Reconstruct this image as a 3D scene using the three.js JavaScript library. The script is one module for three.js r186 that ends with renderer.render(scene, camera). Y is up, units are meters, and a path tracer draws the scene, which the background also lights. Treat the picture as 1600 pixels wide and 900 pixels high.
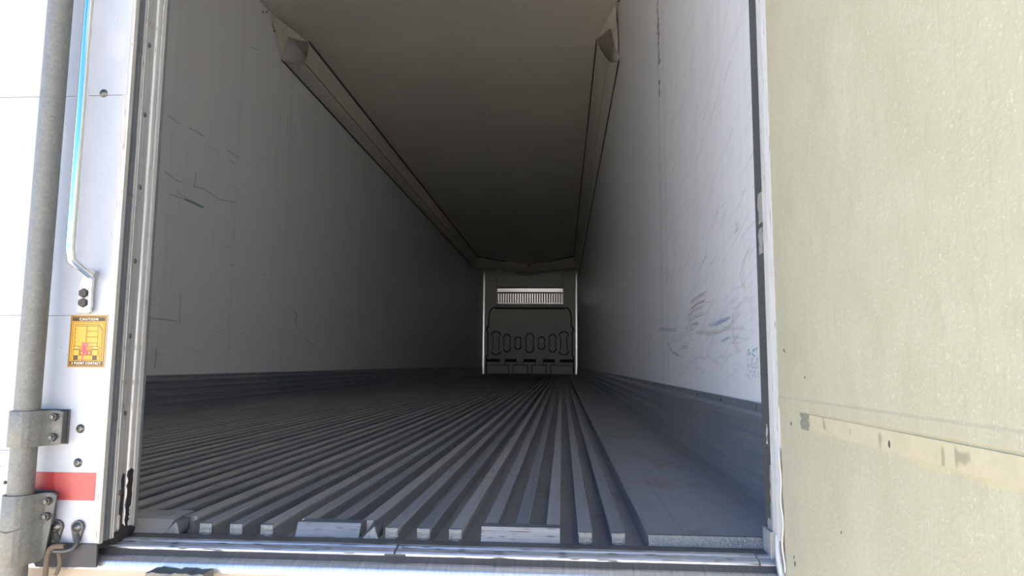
import * as THREE from 'three';
import { mergeGeometries, toCreasedNormals } from 'three/addons/utils/BufferGeometryUtils.js';
import { RoundedBoxGeometry } from 'three/addons/geometries/RoundedBoxGeometry.js';
import { Sky } from 'three/addons/objects/Sky.js';

// ------------------------------------------------------------------ camera, sky, sun, exposure
const scene = new THREE.Scene();
const camera = new THREE.PerspectiveCamera(2 * Math.atan(450 / 1080) * 180 / Math.PI, 16 / 9, 0.02, 400);
camera.position.set(0.8448, 0.2786, 1.1167);
camera.rotation.order = 'YXZ';
camera.rotation.set(0.1088, 0.0732, 0.0070);
scene.add(camera);

const renderer = new THREE.WebGLRenderer({ antialias: true });
renderer.toneMapping = THREE.LinearToneMapping;
renderer.toneMappingExposure = 0.90;
renderer.shadowMap.enabled = true;

const sunDir = new THREE.Vector3(-0.45, 0.68, -0.58).normalize();
const sky = new Sky();
sky.scale.setScalar(1000);
sky.name = 'sky';
Object.assign(sky.material.uniforms.turbidity, { value: 3 });
Object.assign(sky.material.uniforms.rayleigh, { value: 1.1 });
Object.assign(sky.material.uniforms.mieCoefficient, { value: 0.005 });
Object.assign(sky.material.uniforms.mieDirectionalG, { value: 0.75 });
sky.material.uniforms.sunPosition.value.copy(sunDir);
scene.add(sky);

const sun = new THREE.DirectionalLight(0xfff3e4, 40.0);
sun.name = 'sun';
sun.position.copy(sunDir).multiplyScalar(40);
sun.castShadow = true;
sun.shadow.mapSize.set(2048, 2048);
Object.assign(sun.shadow.camera, { left: -22, right: 22, top: 22, bottom: -22, near: 1, far: 90 });
scene.add(sun);
scene.add(sun.target);

// ------------------------------------------------------------------ helpers
let seed = 1234567;
const rnd = () => { seed = (seed * 1664525 + 1013904223) >>> 0; return seed / 4294967296; };
const rr = (a, b) => a + (b - a) * rnd();
const taken = new Map();
function numbered(n) { const k = taken.get(n) || 0; taken.set(n, k + 1); return k ? n + '_' + String(k).padStart(3, '0') : n; }
function shade(o) { o.castShadow = true; o.receiveShadow = true; return o; }
// texture coordinates in metres, by the way each face points
function metreUV(g0, alongX = false) {
  const g = g0.index ? g0.toNonIndexed() : g0;
  const p = g.attributes.position, n = p.count, uv = new Float32Array(n * 2);
  for (let i = 0; i < n; i += 3) {
    const a = new THREE.Vector3().fromBufferAttribute(p, i), b = new THREE.Vector3().fromBufferAttribute(p, i + 1), c = new THREE.Vector3().fromBufferAttribute(p, i + 2);
    const m = b.clone().sub(a).cross(c.clone().sub(a)), ax = Math.abs(m.x), ay = Math.abs(m.y), az = Math.abs(m.z);
    [a, b, c].forEach((v, k) => {
      let s, t;
      if (ay >= ax && ay >= az) { s = alongX ? v.x : v.z; t = alongX ? v.z : v.x; } else if (ax >= az) { s = v.z; t = v.y; } else { s = v.x; t = v.y; }
      uv[(i + k) * 2] = s; uv[(i + k) * 2 + 1] = t;
    });
  }
  g.setAttribute('uv', new THREE.BufferAttribute(uv, 2));
  for (const k of Object.keys(g.attributes)) if (!['position', 'normal', 'uv'].includes(k)) g.deleteAttribute(k);
  return g;
}
function box(x0, x1, y0, y1, z0, z1, r = 0) {
  const w = x1 - x0, h = y1 - y0, d = z1 - z0;
  const g = r > 0 ? new RoundedBoxGeometry(w, h, d, 2, Math.min(r, w / 2.01, h / 2.01, d / 2.01)) : new THREE.BoxGeometry(w, h, d);
  g.translate((x0 + x1) / 2, (y0 + y1) / 2, (z0 + z1) / 2);
  return metreUV(g);
}
function merged(list) { return list.length === 1 ? list[0] : mergeGeometries(list.map((g) => { const h = g.index ? g.toNonIndexed() : g; for (const k of Object.keys(h.attributes)) if (!['position', 'normal', 'uv'].includes(k)) h.deleteAttribute(k); return h; })); }
function obj(name, geos, mat, parent) {
  const m = shade(new THREE.Mesh(Array.isArray(geos) ? merged(geos) : geos, mat));
  m.name = parent && parent !== scene ? name : numbered(name);
  (parent || scene).add(m);
  return m;
}
function thing(name, label, category, pos = [0, 0, 0], group) {
  const o = new THREE.Group(); o.name = numbered(name); o.position.set(...pos); scene.add(o);
  o.userData = { label, category }; if (group) o.userData.group = group;
  return o;
}
function structure(name, label, category) {
  const o = new THREE.Group(); o.name = name; scene.add(o); o.userData = { kind: 'structure', label, category };
  return o;
}
// a polygon [x, y] pulled along z from z0 to z1
function prism(pts, z0, z1, bevel = 0) {
  const s = new THREE.Shape(pts.map((p) => new THREE.Vector2(p[0], p[1])));
  const g = new THREE.ExtrudeGeometry(s, { depth: z1 - z0 - 2 * bevel, bevelEnabled: bevel > 0, bevelThickness: bevel, bevelSize: bevel, bevelOffset: -bevel, bevelSegments: 2, curveSegments: 8 });
  g.translate(0, 0, z0 + bevel);
  return metreUV(g);
}
// a profile [z, y] pulled along x
function prismX(pts, x0, x1) {
  const g = prism(pts.map(([z, y]) => [-z, y]), x0, x1);
  g.rotateY(Math.PI / 2);
  return metreUV(g, true);
}
// a profile [x, z] pulled up along y
function prismY(pts, y0, y1, bevel = 0) {
  const g = prism(pts.map(([x, z]) => [x, -z]), y0, y1, bevel);
  g.rotateX(-Math.PI / 2);
  return metreUV(g);
}
function tube(pts, r, seg = 40, rs = 12, closed = false) {
  return new THREE.TubeGeometry(new THREE.CatmullRomCurve3(pts.map((p) => new THREE.Vector3(...p)), closed, 'catmullrom', 0.35), seg, r, rs, closed);
}
function faces(tris) {           // list of [a, b, c] or [a, b, c, d]
  const v = [];
  for (const f of tris) { v.push(...f[0], ...f[1], ...f[2]); if (f[3]) v.push(...f[0], ...f[2], ...f[3]); }
  const g = new THREE.BufferGeometry();
  g.setAttribute('position', new THREE.Float32BufferAttribute(v, 3)); g.computeVertexNormals();
  return metreUV(g);
}
// ------------------------------------------------------------------ procedural textures
function lattice(period, s) {
  const a = new Float32Array(period * period); let k = (s * 7919 + 17) >>> 0;
  for (let i = 0; i < a.length; i++) { k = (k * 1664525 + 1013904223) >>> 0; a[i] = k / 4294967296; }
  return (x, y) => {
    const ix = Math.floor(x), iy = Math.floor(y), fx = x - ix, fy = y - iy, u = fx * fx * (3 - 2 * fx), v = fy * fy * (3 - 2 * fy);
    const m = (i, j) => a[(((j % period) + period) % period) * period + (((i % period) + period) % period)];
    return (m(ix, iy) * (1 - u) + m(ix + 1, iy) * u) * (1 - v) + (m(ix, iy + 1) * (1 - u) + m(ix + 1, iy + 1) * u) * v;
  };
}
function dataTex(size, fn, srgb, tile, tileV = tile) {
  const d = new Uint8Array(size * size * 4);
  for (let j = 0; j < size; j++) for (let i = 0; i < size; i++) {
    const c = fn(i / size, j / size), o = (j * size + i) * 4, t = Array.isArray(c) ? c : [c, c, c];
    for (let k = 0; k < 3; k++) d[o + k] = Math.max(0, Math.min(255, t[k] * 255)); d[o + 3] = 255;
  }
  const t = new THREE.DataTexture(d, size, size, THREE.RGBAFormat);
  t.wrapS = t.wrapT = THREE.RepeatWrapping; t.magFilter = THREE.LinearFilter; t.minFilter = THREE.LinearMipmapLinearFilter; t.generateMipmaps = true;
  if (srgb) t.colorSpace = THREE.SRGBColorSpace;
  t.repeat.set(1 / tile, 1 / tileV); t.needsUpdate = true;
  return t;
}
const nA = lattice(8, 1), nB = lattice(32, 2), nC = lattice(128, 3), nD = lattice(256, 4), nE = lattice(512, 5);
const mix = (a, b, t) => a.map((x, i) => x + (b[i] - x) * t);
const sstep = (a, b, x) => { const t = Math.max(0, Math.min(1, (x - a) / (b - a))); return t * t * (3 - 2 * t); };
// aged cream liner: pebbled resin with fine vertical streaks and pale flecks
const creamTex = dataTex(1024, (u, v) => {
  const cloud = nA(u * 8, v * 8) * 0.6 + nB(u * 32, v * 16) * 0.4, fleck = sstep(0.80, 0.95, nD(u * 256, v * 256)), streak = nD(u * 256, v * 24);
  let c = mix([0.665, 0.645, 0.54], [0.705, 0.69, 0.59], cloud);
  c = mix(c, [0.80, 0.79, 0.705], fleck * 0.55);
  c = mix(c, [0.61, 0.575, 0.47], sstep(0.6, 0.98, streak) * 0.22);
  c = mix(c, [0.62, 0.60, 0.52], sstep(0.9, 0.99, nD(u * 256 + 40, v * 128 + 9)) * 0.5);
  return c;
}, true, 0.5);
const creamBump = dataTex(1024, (u, v) => nC(u * 128, v * 128) * 0.6 + nD(u * 256, v * 256) * 0.4, false, 0.5);
// worn grey aluminium with dirt, drawn out along the length (u)
const deckTex = dataTex(1024, (u, v) => {
  const streak = nC(u * 8, v * 128) * 0.5 + nD(u * 16, v * 256) * 0.5, cloud = nA(u * 8, v * 8) * 0.5 + nB(u * 32, v * 32) * 0.5, spot = sstep(0.86, 0.95, nC(u * 128, v * 128));
  let c = mix([0.65, 0.65, 0.65], [0.75, 0.75, 0.75], streak * 0.6 + cloud * 0.4);
  c = mix(c, [0.585, 0.555, 0.51], sstep(0.5, 0.8, cloud) * 0.55);
  return mix(c, [0.8, 0.8, 0.8], spot * 0.25);
}, true, 1.0, 0.5);
const kickTex = dataTex(1024, (u, v) => {
  const streak = nC(u * 8, v * 128), cloud = nA(u * 8, v * 8) * 0.5 + nB(u * 32, v * 32) * 0.5, scratch = sstep(0.88, 0.95, nC(u * 128 + 3, v * 48)) * sstep(0.45, 0.7, nB(u * 32, v * 32));
  let c = mix([0.68, 0.705, 0.74], [0.77, 0.785, 0.80], streak * 0.5 + cloud * 0.5);
  return mix(c, [0.88, 0.88, 0.86], scratch * 0.8);
}, true, 1.0, 0.6);
const galvTex = dataTex(512, (u, v) => {
  const a = nB(u * 32, v * 32), b = nC(u * 128, v * 128), d = sstep(0.85, 0.96, nC(u * 128 + 31, v * 128 + 7));
  let c = mix([0.40, 0.41, 0.395], [0.50, 0.50, 0.475], a * 0.5 + b * 0.5);
  c = mix(c, [0.52, 0.48, 0.42], sstep(0.6, 0.85, nA(u * 8, v * 8)) * 0.4);
  return mix(c, [0.42, 0.41, 0.39], d * 0.7);
}, true, 0.12);
const galvBump = dataTex(512, (u, v) => nC(u * 128, v * 128) * 0.5 + nB(u * 32, v * 32) * 0.5, false, 0.12);
const brightAlu = dataTex(1024, (u, v) => {
  const streak = nC(u * 8, v * 128) * 0.6 + nD(u * 32, v * 256) * 0.4, dirt = sstep(0.62, 0.86, nC(u * 32, v * 64) * 0.6 + nB(u * 16, v * 16) * 0.4);
  let c = mix([0.70, 0.71, 0.72], [0.90, 0.91, 0.92], streak);
  return mix(c, [0.30, 0.29, 0.27], dirt * 0.75);
}, true, 0.6, 0.12);
const brightRough = dataTex(512, (u, v) => 0.3 + 0.35 * nC(u * 32, v * 128), false, 0.6, 0.12);
const dullAlu = dataTex(512, (u, v) => {
  const streak = nC(u * 128, v * 4), cloud = nB(u * 32, v * 16);
  let c = mix([0.64, 0.635, 0.62], [0.76, 0.755, 0.74], streak * 0.6 + cloud * 0.4);
  return mix(c, [0.42, 0.39, 0.35], sstep(0.84, 0.95, nC(u * 128 + 5, v * 32)) * 0.7);
}, true, 0.1, 0.6);
const paintTex = dataTex(1024, (u, v) => {
  const cloud = nA(u * 8, v * 8) * 0.6 + nB(u * 32, v * 32) * 0.4, spot = sstep(0.965, 0.99, nD(u * 256, v * 256)), smear = sstep(0.78, 0.95, nB(u * 32 + 9, v * 8 + 3));
  let c = mix([0.665, 0.685, 0.715], [0.70, 0.72, 0.75], cloud);
  c = mix(c, [0.80, 0.80, 0.79], smear * 0.3);
  return mix(c, [0.45, 0.44, 0.42], spot * 0.6);
}, true, 0.7);
const beamTex = dataTex(1024, (u, v) => {
  const cloud = nA(u * 8, v * 8) * 0.5 + nB(u * 32, v * 32) * 0.5, rust = sstep(0.74, 0.92, nB(u * 32, v * 8) * 0.5 + nC(u * 128, v * 32) * 0.5);
  return mix(mix([0.68, 0.615, 0.53], [0.74, 0.675, 0.585], cloud), [0.62, 0.47, 0.36], rust * 0.7);
}, true, 0.8);
const ceilTex = dataTex(512, (u, v) => {
  const band = nB(u * 24, v * 2), cloud = nA(u * 8, v * 8);
  return mix([0.91, 0.885, 0.82], [0.95, 0.93, 0.87], band * 0.5 + cloud * 0.5);
}, true, 3.0);
const vinylTex = dataTex(512, (u, v) => {
  const w = nB(u * 32, v * 32) * 0.5 + nC(u * 128, v * 128) * 0.5;
  return mix(mix([0.86, 0.84, 0.775], [0.92, 0.90, 0.845], w), [0.56, 0.53, 0.47], sstep(0.8, 0.95, nC(u * 96 + 2, v * 32)) * 0.45);
}, true, 0.6);
const vinylBump = dataTex(512, (u, v) => nB(u * 16, v * 32), false, 0.6);
const concreteTex = dataTex(1024, (u, v) => {
  const a = nA(u * 8, v * 8) * 0.4 + nB(u * 32, v * 32) * 0.35 + nD(u * 256, v * 256) * 0.25;
  return mix([0.70, 0.65, 0.57], [0.83, 0.78, 0.70], a);
}, true, 4);

// canvas print of the long walls: white resin sheet, cloudy yellowing, scuffs and marker strokes, in metres from the rear (s) and up (y)
function wallCanvas(s0, s1, y1, W, H, paint) {
  const c = document.createElement('canvas'); c.width = W; c.height = H;
  const g = c.getContext('2d'), kx = W / (s1 - s0), ky = H / y1;
  g.fillStyle = '#f2f3f4'; g.fillRect(0, 0, W, H);
  const X = (s) => (s - s0) * kx, Y = (y) => H - y * ky;
  // faint vertical bands left by the sheet's making
  for (let k = 0; k < 260; k++) {
    g.globalAlpha = rr(0.01, 0.045); g.fillStyle = rnd() < 0.5 ? '#b5b6b2' : '#e6e9ec';
    g.fillRect(rnd() * W, 0, rr(0.005, 0.05) * kx, H);
  }
  const line = (pts, col, w, alpha = 0.8) => {
    g.globalAlpha = alpha; g.strokeStyle = col; g.lineCap = 'round'; g.lineJoin = 'round'; g.lineWidth = w * ky;
    g.beginPath(); pts.forEach(([s, y], i) => (i ? g.lineTo(X(s), Y(y)) : g.moveTo(X(s), Y(y)))); g.stroke();
  };
  const blot = (s, y, a, b, col, alpha) => { g.globalAlpha = alpha; g.fillStyle = col; g.beginPath(); g.ellipse(X(s), Y(y), a * kx, b * ky, 0, 0, 6.2832); g.fill(); };
  paint({ g, line, blot, X, Y });
  g.globalAlpha = 1;
  const t = new THREE.CanvasTexture(c); t.colorSpace = THREE.SRGBColorSpace; t.anisotropy = 16; t.minFilter = THREE.LinearMipmapLinearFilter; t.magFilter = THREE.LinearFilter; t.generateMipmaps = true;
  return t;
}
function scuffs(line, n, s0, s1, y0, y1, cols, lean) {
  for (let k = 0; k < n; k++) {
    const s = rr(s0, s1), y = rr(y0, y1), L = rr(0.02, 0.16), q = lean + rr(-0.25, 0.25), pts = [];
    const bend = rr(-0.004, 0.004);
    for (let i = 0; i <= 4; i++) pts.push([s + L * i / 4, y + L * q * i / 4 + bend * Math.sin(i / 4 * Math.PI)]);
    line(pts, cols[Math.floor(rnd() * cols.length)], rr(0.0015, 0.005), rr(0.05, 0.2));
  }
}
const WALL_H = 2.75;
const rightWallTex = wallCanvas(0, 4, WALL_H, 2048, 2048, ({ line, blot }) => {
  const greys = ['#74777a', '#85888c', '#686a6d', '#8b8f94'];
  scuffs(line, 420, 0.2, 1.5, 0.35, 1.7, greys, -0.35);
  scuffs(line, 160, 0.5, 2.4, 0.25, 1.2, greys, -0.3);
  scuffs(line, 90, 1.2, 3.9, 0.3, 2.0, greys, -0.2);
  scuffs(line, 110, 0.3, 1.5, 0.24, 0.45, ['#6a7fa0', '#7f8fa8', '#6f8f96', '#8d88a0'], -0.02);
  // torn joint of two sheets
  for (let y = 1.30; y < 2.7; y += 0.011) if (rnd() < (y > 1.45 ? 0.8 : 0.4)) blot(1.565 + rr(-0.012, 0.012), y, rr(0.008, 0.032), rr(0.004, 0.012), '#262625', rr(0.5, 0.9));
  line([[1.562, 0.2], [1.562, 2.75]], '#9b9da0', 0.003, 0.5);
  const marks = [
    [[[0.996, 0.464], [0.888, 0.47], [0.781, 0.471]], '#6d4c50', 0.006], [[[0.993, 0.443], [0.903, 0.451], [0.794, 0.451]], '#6d4c50', 0.005],
    [[[1.052, 0.427], [0.931, 0.437], [0.796, 0.437]], '#7d6468', 0.006], [[[1.03, 0.412], [0.92, 0.42], [0.798, 0.42]], '#7d6468', 0.006],
    [[[1.005, 0.387], [0.962, 0.4], [0.897, 0.397]], '#7d6478', 0.005],
    [[[0.9, 0.371], [0.738, 0.363], [0.619, 0.359], [0.48, 0.368]], '#7d8a6a', 0.006],
    [[[0.726, 0.379], [0.635, 0.382], [0.579, 0.386], [0.502, 0.385]], '#33608c', 0.005], [[[0.66, 0.375], [0.60, 0.381], [0.54, 0.383]], '#27507c', 0.004],
    [[[0.588, 0.337], [0.549, 0.34], [0.507, 0.344]], '#3f6688', 0.005],
    [[[1.47, 0.361], [1.431, 0.34], [1.367, 0.321], [1.231, 0.307]], '#2f7a86', 0.007], [[[1.161, 0.333], [1.099, 0.332], [1.048, 0.335]], '#2f6f86', 0.006],
    [[[0.327, 0.515], [0.362, 0.499], [0.393, 0.474], [0.391, 0.453], [0.362, 0.437]], '#a07c4a', 0.006],
    [[[0.469, 0.399], [0.468, 0.368], [0.465, 0.337], [0.438, 0.309]], '#a8a070', 0.004],
    [[[1.692, 0.408], [1.619, 0.418], [1.255, 0.395]], '#6d6c8c', 0.005],
    [[[0.416, 0.591], [0.407, 0.578], [0.43, 0.573]], '#8a7f60', 0.003], [[[2.861, 1.36], [2.788, 1.321]], '#f2f4f4', 0.004], [[[3.67, 1.306], [3.617, 1.281]], '#f2f4f4', 0.004],
  ];
  for (const [p, c, w] of marks) { for (let k = 0; k < 5; k++) { const o = rr(-0.005, 0.005), q = rr(-0.02, 0.02); line(p.map(([s, y]) => [s + q + rr(-0.008, 0.008), y + o + rr(-0.0012, 0.0012)]), c, rr(0.0008, 0.0022), rr(0.2, 0.5)); } }
  // a few lines of teal handwriting, too small to read
  for (let row = 0; row < 7; row++) for (let k = 0; k < 5; k++) {
    const s = 0.365 - k * 0.017 + rr(-0.006, 0.006), y = 0.309 - row * 0.0085 + rr(-0.002, 0.002); if (rnd() < 0.25) continue;
    line([[s, y], [s - 0.008, y + rr(-0.004, 0.004)], [s - 0.004, y - rr(0.002, 0.005)], [s - 0.012, y + rr(-0.003, 0.004)]], row < 2 ? '#1f6a78' : '#4a6a70', 0.0018, row < 2 ? 0.6 : 0.28);
  }
  for (let k = 0; k < 26; k++) { blot(rr(0.3, 0.55), rr(0.385, 0.43), rr(0.01, 0.05), rr(0.003, 0.01), '#8fa6b4', 0.05); blot(rr(0.6, 1.4), rr(0.26, 0.40), rr(0.03, 0.12), rr(0.006, 0.02), '#a2aec6', 0.04); }
});
const leftWallTex = wallCanvas(0, 9, WALL_H, 2048, 1024, ({ line, blot }) => {
  const dark = '#4b4e52';
  scuffs(line, 160, 2.1, 5.5, 0.24, 1.7, ['#6d7074', '#7d8084', '#5d6064'], 0.05);
  scuffs(line, 60, 4, 9, 0.24, 2.2, ['#6d7074', '#7d8084'], 0.05);
  const marks = [[[[2.273, 1.57], [2.38, 1.56]], dark], [[[2.48, 1.573], [2.567, 1.576], [2.64, 1.577]], dark], [[[2.914, 1.582], [2.991, 1.583], [3.071, 1.585]], dark], [[[2.95, 1.53], [3.019, 1.528]], dark],
    [[[2.272, 1.266], [2.373, 1.249], [2.454, 1.251]], dark], [[[2.574, 1.345], [2.572, 1.296], [2.563, 1.26]], dark], [[[2.563, 1.26], [2.678, 1.276]], dark], [[[2.338, 1.157], [2.476, 1.165], [2.651, 1.158]], '#5a6c70'],
    [[[2.691, 1.272], [2.86, 1.257], [3.039, 1.282]], dark], [[[2.188, 0.491], [2.323, 0.495], [2.47, 0.492]], dark], [[[2.49, 0.642], [2.493, 0.557], [2.502, 0.478]], '#6a6d70'], [[[2.299, 0.341], [2.296, 0.285], [2.291, 0.243]], '#333'],
    [[[4.338, 0.481], [4.435, 0.442], [4.592, 0.421]], '#333'], [[[3.041, 0.883], [3.071, 0.886]], '#222'], [[[3.513, 0.878], [3.553, 0.885]], '#333'], [[[4.1, 0.665], [4.179, 0.647], [4.127, 0.611], [4.162, 0.564]], '#333'], [[[4.13, 0.66], [4.15, 0.62], [4.11, 0.58]], '#333'],
    [[[6.959, 1.091], [6.917, 1.024], [6.876, 0.947], [6.788, 0.879], [6.936, 0.84]], '#2a2a2a'], [[[6.9, 1.09], [6.96, 0.99], [6.83, 0.9], [6.9, 0.85]], '#2a2a2a'], [[[9.06, 1.964], [9.067, 1.901]], '#222'], [[[3.689, 2.094], [3.654, 2.019]], '#6a6d70'], [[[3.816, 2.141], [3.823, 1.996]], '#6a6d70'], [[[3.155, 2.367], [3.278, 2.4]], '#6a6d70']];
  for (const [p, c] of marks) line(p, c, 0.005, 0.34);
  line([[2.476, 1.165], [2.573, 1.168], [2.676, 1.166]], '#1f6f78', 0.010, 0.6);
  line([[2.40, 1.185], [2.5, 1.178], [2.6, 1.172]], '#6f8f94', 0.006, 0.3);
});
const plainWallTex = wallCanvas(0, 8, WALL_H, 1024, 512, ({ line }) => scuffs(line, 60, 0, 8, 0.25, 2.4, ['#6d7074', '#7d8084'], 0.02));

// ------------------------------------------------------------------ materials
const M = {};
const std = (o) => new THREE.MeshStandardMaterial(o);
const rgb = (r, g, b) => new THREE.Color().setRGB(r, g, b);
M.wallR = std({ map: rightWallTex, roughness: 0.36 });
M.wallL = std({ map: leftWallTex, roughness: 0.36 });
M.wallP = std({ map: plainWallTex, roughness: 0.34 });
M.foam = std({ color: rgb(0.62, 0.58, 0.42), roughness: 0.9 });
M.ceil = std({ map: ceilTex, roughness: 0.55 });
M.deck = [0, 1, 2].map((k) => std({ map: deckTex, color: rgb(...[[1, 1, 1], [0.88, 0.9, 0.93], [1.08, 1.06, 1.04]][k]), metalness: 0.55, roughness: [0.48, 0.42, 0.54][k], bumpMap: galvBump, bumpScale: 0.0002 }));
M.kick = std({ map: kickTex, metalness: 0.75, roughness: 0.38 });
M.worn = std({ map: brightAlu, metalness: 0.8, roughness: 0.35 });
M.wornEnd = std({ map: galvTex, color: rgb(1.05, 1.13, 1.3), metalness: 0.6, roughness: 0.45, bumpMap: galvBump, bumpScale: 0.001 });
M.plate = std({ map: brightAlu, color: rgb(0.42, 0.41, 0.40), metalness: 0.5, roughness: 0.55 });
M.sill = std({ map: brightAlu, metalness: 0.85, roughnessMap: brightRough, roughness: 1, bumpMap: brightRough, bumpScale: 0.0012 });
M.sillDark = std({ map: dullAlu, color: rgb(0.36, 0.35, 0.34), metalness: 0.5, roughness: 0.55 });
M.lip = std({ map: dullAlu, color: rgb(1.15, 1.17, 1.2), metalness: 0.75, roughness: 0.3 });
M.beam = std({ map: beamTex, roughness: 0.55 });
M.galv = std({ map: galvTex, metalness: 0.35, roughness: 0.55, bumpMap: galvBump, bumpScale: 0.0006 });
M.galvDark = std({ map: galvTex, color: rgb(0.55, 0.55, 0.56), metalness: 0.5, roughness: 0.5 });
M.bolt = std({ map: galvTex, color: rgb(0.9, 0.9, 0.9), metalness: 0.8, roughness: 0.35 });
M.rusty = std({ color: rgb(0.24, 0.19, 0.14), metalness: 0.3, roughness: 0.75, bumpMap: galvBump, bumpScale: 0.0006 });
M.chrome = std({ color: rgb(0.86, 0.87, 0.88), metalness: 1, roughness: 0.1 });
M.darkSteel = std({ color: rgb(0.07, 0.07, 0.065), metalness: 0.4, roughness: 0.6 });
M.white = std({ map: paintTex, roughness: 0.32 });
M.cap = std({ map: dullAlu, color: rgb(1.1, 1.08, 1.03), metalness: 0.2, roughness: 0.5 });
M.rail = std({ map: dullAlu, metalness: 0.4, roughness: 0.45 });
M.railWhite = std({ map: dullAlu, color: rgb(1.25, 1.25, 1.25), metalness: 0.2, roughness: 0.4 });
M.slate = std({ map: dullAlu, color: rgb(0.30, 0.33, 0.37), roughness: 0.55 });
M.rubber = std({ color: rgb(0.018, 0.018, 0.02), roughness: 0.6 });
M.rubberGrey = std({ color: rgb(0.055, 0.055, 0.06), roughness: 0.65 });
M.gasketDark = std({ map: dullAlu, color: rgb(0.17, 0.18, 0.175), roughness: 0.6 });
M.gasketPale = std({ map: dullAlu, color: rgb(1.05, 1.06, 1.04), roughness: 0.55 });
M.cream = std({ map: creamTex, roughness: 0.5, bumpMap: creamBump, bumpScale: 0.0004 });
M.strip = std({ map: vinylTex, color: rgb(0.60, 0.565, 0.44), roughness: 0.6 });
M.stripGrey = std({ map: galvTex, color: rgb(1.25, 1.22, 1.0), roughness: 0.7 });
M.glue = std({ map: creamTex, color: rgb(1.04, 1.0, 0.9), roughness: 0.7 });
M.red = std({ color: rgb(0.36, 0.035, 0.035), roughness: 0.35 });
M.redPale = std({ color: rgb(0.41, 0.075, 0.07), roughness: 0.3 });
M.tapeBeige = std({ map: vinylTex, color: rgb(0.8, 0.77, 0.72), roughness: 0.5 });
M.vinyl = std({ map: vinylTex, roughness: 0.5, bumpMap: vinylBump, bumpScale: 0.006, side: THREE.DoubleSide });
M.seam = std({ color: rgb(0.10, 0.095, 0.085), roughness: 0.8 });
M.bulk = std({ map: ceilTex, color: rgb(0.96, 1.0, 1.05), roughness: 0.42 });
M.grooveShade = std({ color: rgb(0.085, 0.085, 0.085), roughness: 0.8 });
M.slat = std({ color: rgb(0.75, 0.74, 0.71), metalness: 0.9, roughness: 0.28 });
M.corner = std({ color: rgb(0.9, 0.9, 0.89), metalness: 0.9, roughness: 0.3 });
M.bounceWall = std({ color: rgb(0.84, 0.83, 0.81), roughness: 0.8 });
M.ground = std({ map: concreteTex, roughness: 0.9 });
M.sheet = std({ color: rgb(0.72, 0.73, 0.74), metalness: 0.4, roughness: 0.4 });

// ------------------------------------------------------------------ setting: ground and trailer shell
const L = 16.9, HW = 1.23, LB = 0.46;   // LB: the space behind the bulkhead
{
  const g = obj('ground', box(-90, 90, -1.5, -1.3, -90, 90), M.ground); g.userData = { kind: 'structure', label: 'pale concrete yard around and under the trailer', category: 'ground' };
}
{
  // unseen building added behind the camera: its pale wall bounces sunlight into the trailer
  const w = structure('added_reflector', 'added unseen pale block behind the viewer, bouncing sunlight into the trailer', 'reflector');
  obj('wall_panel', box(-16, 18, -1.3, 3.2, 20, 25), M.bounceWall, w);
  obj('added_roof_edge', box(-16.2, 18.2, 3.2, 3.4, 19.8, 25.2), M.sheet, w);
  for (let k = -2; k <= 2; k++) obj('added_dock_door', box(1 + k * 6 - 1.4, 1 + k * 6 + 1.4, -0.1, 2.7, 19.92, 20), M.sheet, w);
}
// a sheet on the plane x = const with its print laid out in metres
function wallSheet(x, s0, s1, nx) {
  const g = new THREE.PlaneGeometry(s1 - s0, WALL_H); g.rotateY(nx > 0 ? Math.PI / 2 : -Math.PI / 2);
  g.translate(x, WALL_H / 2, -(s0 + s1) / 2);
  const p = g.attributes.position, uv = g.attributes.uv;
  for (let i = 0; i < p.count; i++) uv.setXY(i, (-p.getZ(i) - s0) / (s1 - s0), p.getY(i) / WALL_H);
  return g;
}
{
  const w = structure('wall_left', 'scuffed pale grey left side wall of the trailer', 'wall');
  obj('insulated_core', box(-1.31, -HW - 0.002, -0.1, WALL_H, -L - LB, -0.005), M.foam, w);
  obj('liner_sheet', wallSheet(-HW, 0, 9, 1), M.wallL, w);
  obj('liner_sheet', wallSheet(-HW, 9, L, 1), M.wallP, w);
  obj('outer_skin', box(-1.315, -1.31, -0.1, 2.83, -L - LB, 0.0), M.white, w);
}
{
  const w = structure('wall_right', 'white right side wall with scuffs and coloured marker strokes', 'wall');
  obj('insulated_core', box(HW + 0.002, 1.31, -0.1, WALL_H, -L - LB, -0.005), M.foam, w);
  obj('liner_sheet', wallSheet(HW, 0, 4, -1), M.wallR, w);
  obj('liner_sheet', wallSheet(HW, 4, L, -1), M.wallP, w);
  obj('outer_skin', box(1.31, 1.315, -0.1, 2.83, -L - LB, 0.0), M.white, w);
}
{
  const c = structure('ceiling', 'off-white trailer ceiling between the two air ducts', 'ceiling');
  // liner sheets across the roof, each a little bowed between its joints
  const sheet = 1.22;
  for (let k = 0; k * sheet < L; k++) {
    const z1 = -k * sheet, z0 = Math.max(-L, z1 - sheet), g = new THREE.PlaneGeometry(2 * HW, z1 - z0 - 0.003, 1, 10);
    g.rotateX(Math.PI / 2); g.translate(0, WALL_H, (z0 + z1) / 2);
    const p = g.attributes.position;
    for (let i = 0; i < p.count; i++) { const t = (p.getZ(i) - z0) / (z1 - z0); p.setY(i, WALL_H + 0.004 - 0.008 * Math.sin(Math.PI * Math.min(1, Math.max(0, t)))); }
    g.computeVertexNormals();
    const uv = g.attributes.uv; for (let i = 0; i < p.count; i++) uv.setXY(i, p.getZ(i), p.getX(i));
    obj('ceiling_sheet', g, M.ceil, c);
  }
  obj('roof_panel', box(-1.31, 1.31, WALL_H + 0.006, 2.83, -L - LB - 0.06, 0.02), M.sheet, c);
}
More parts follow.
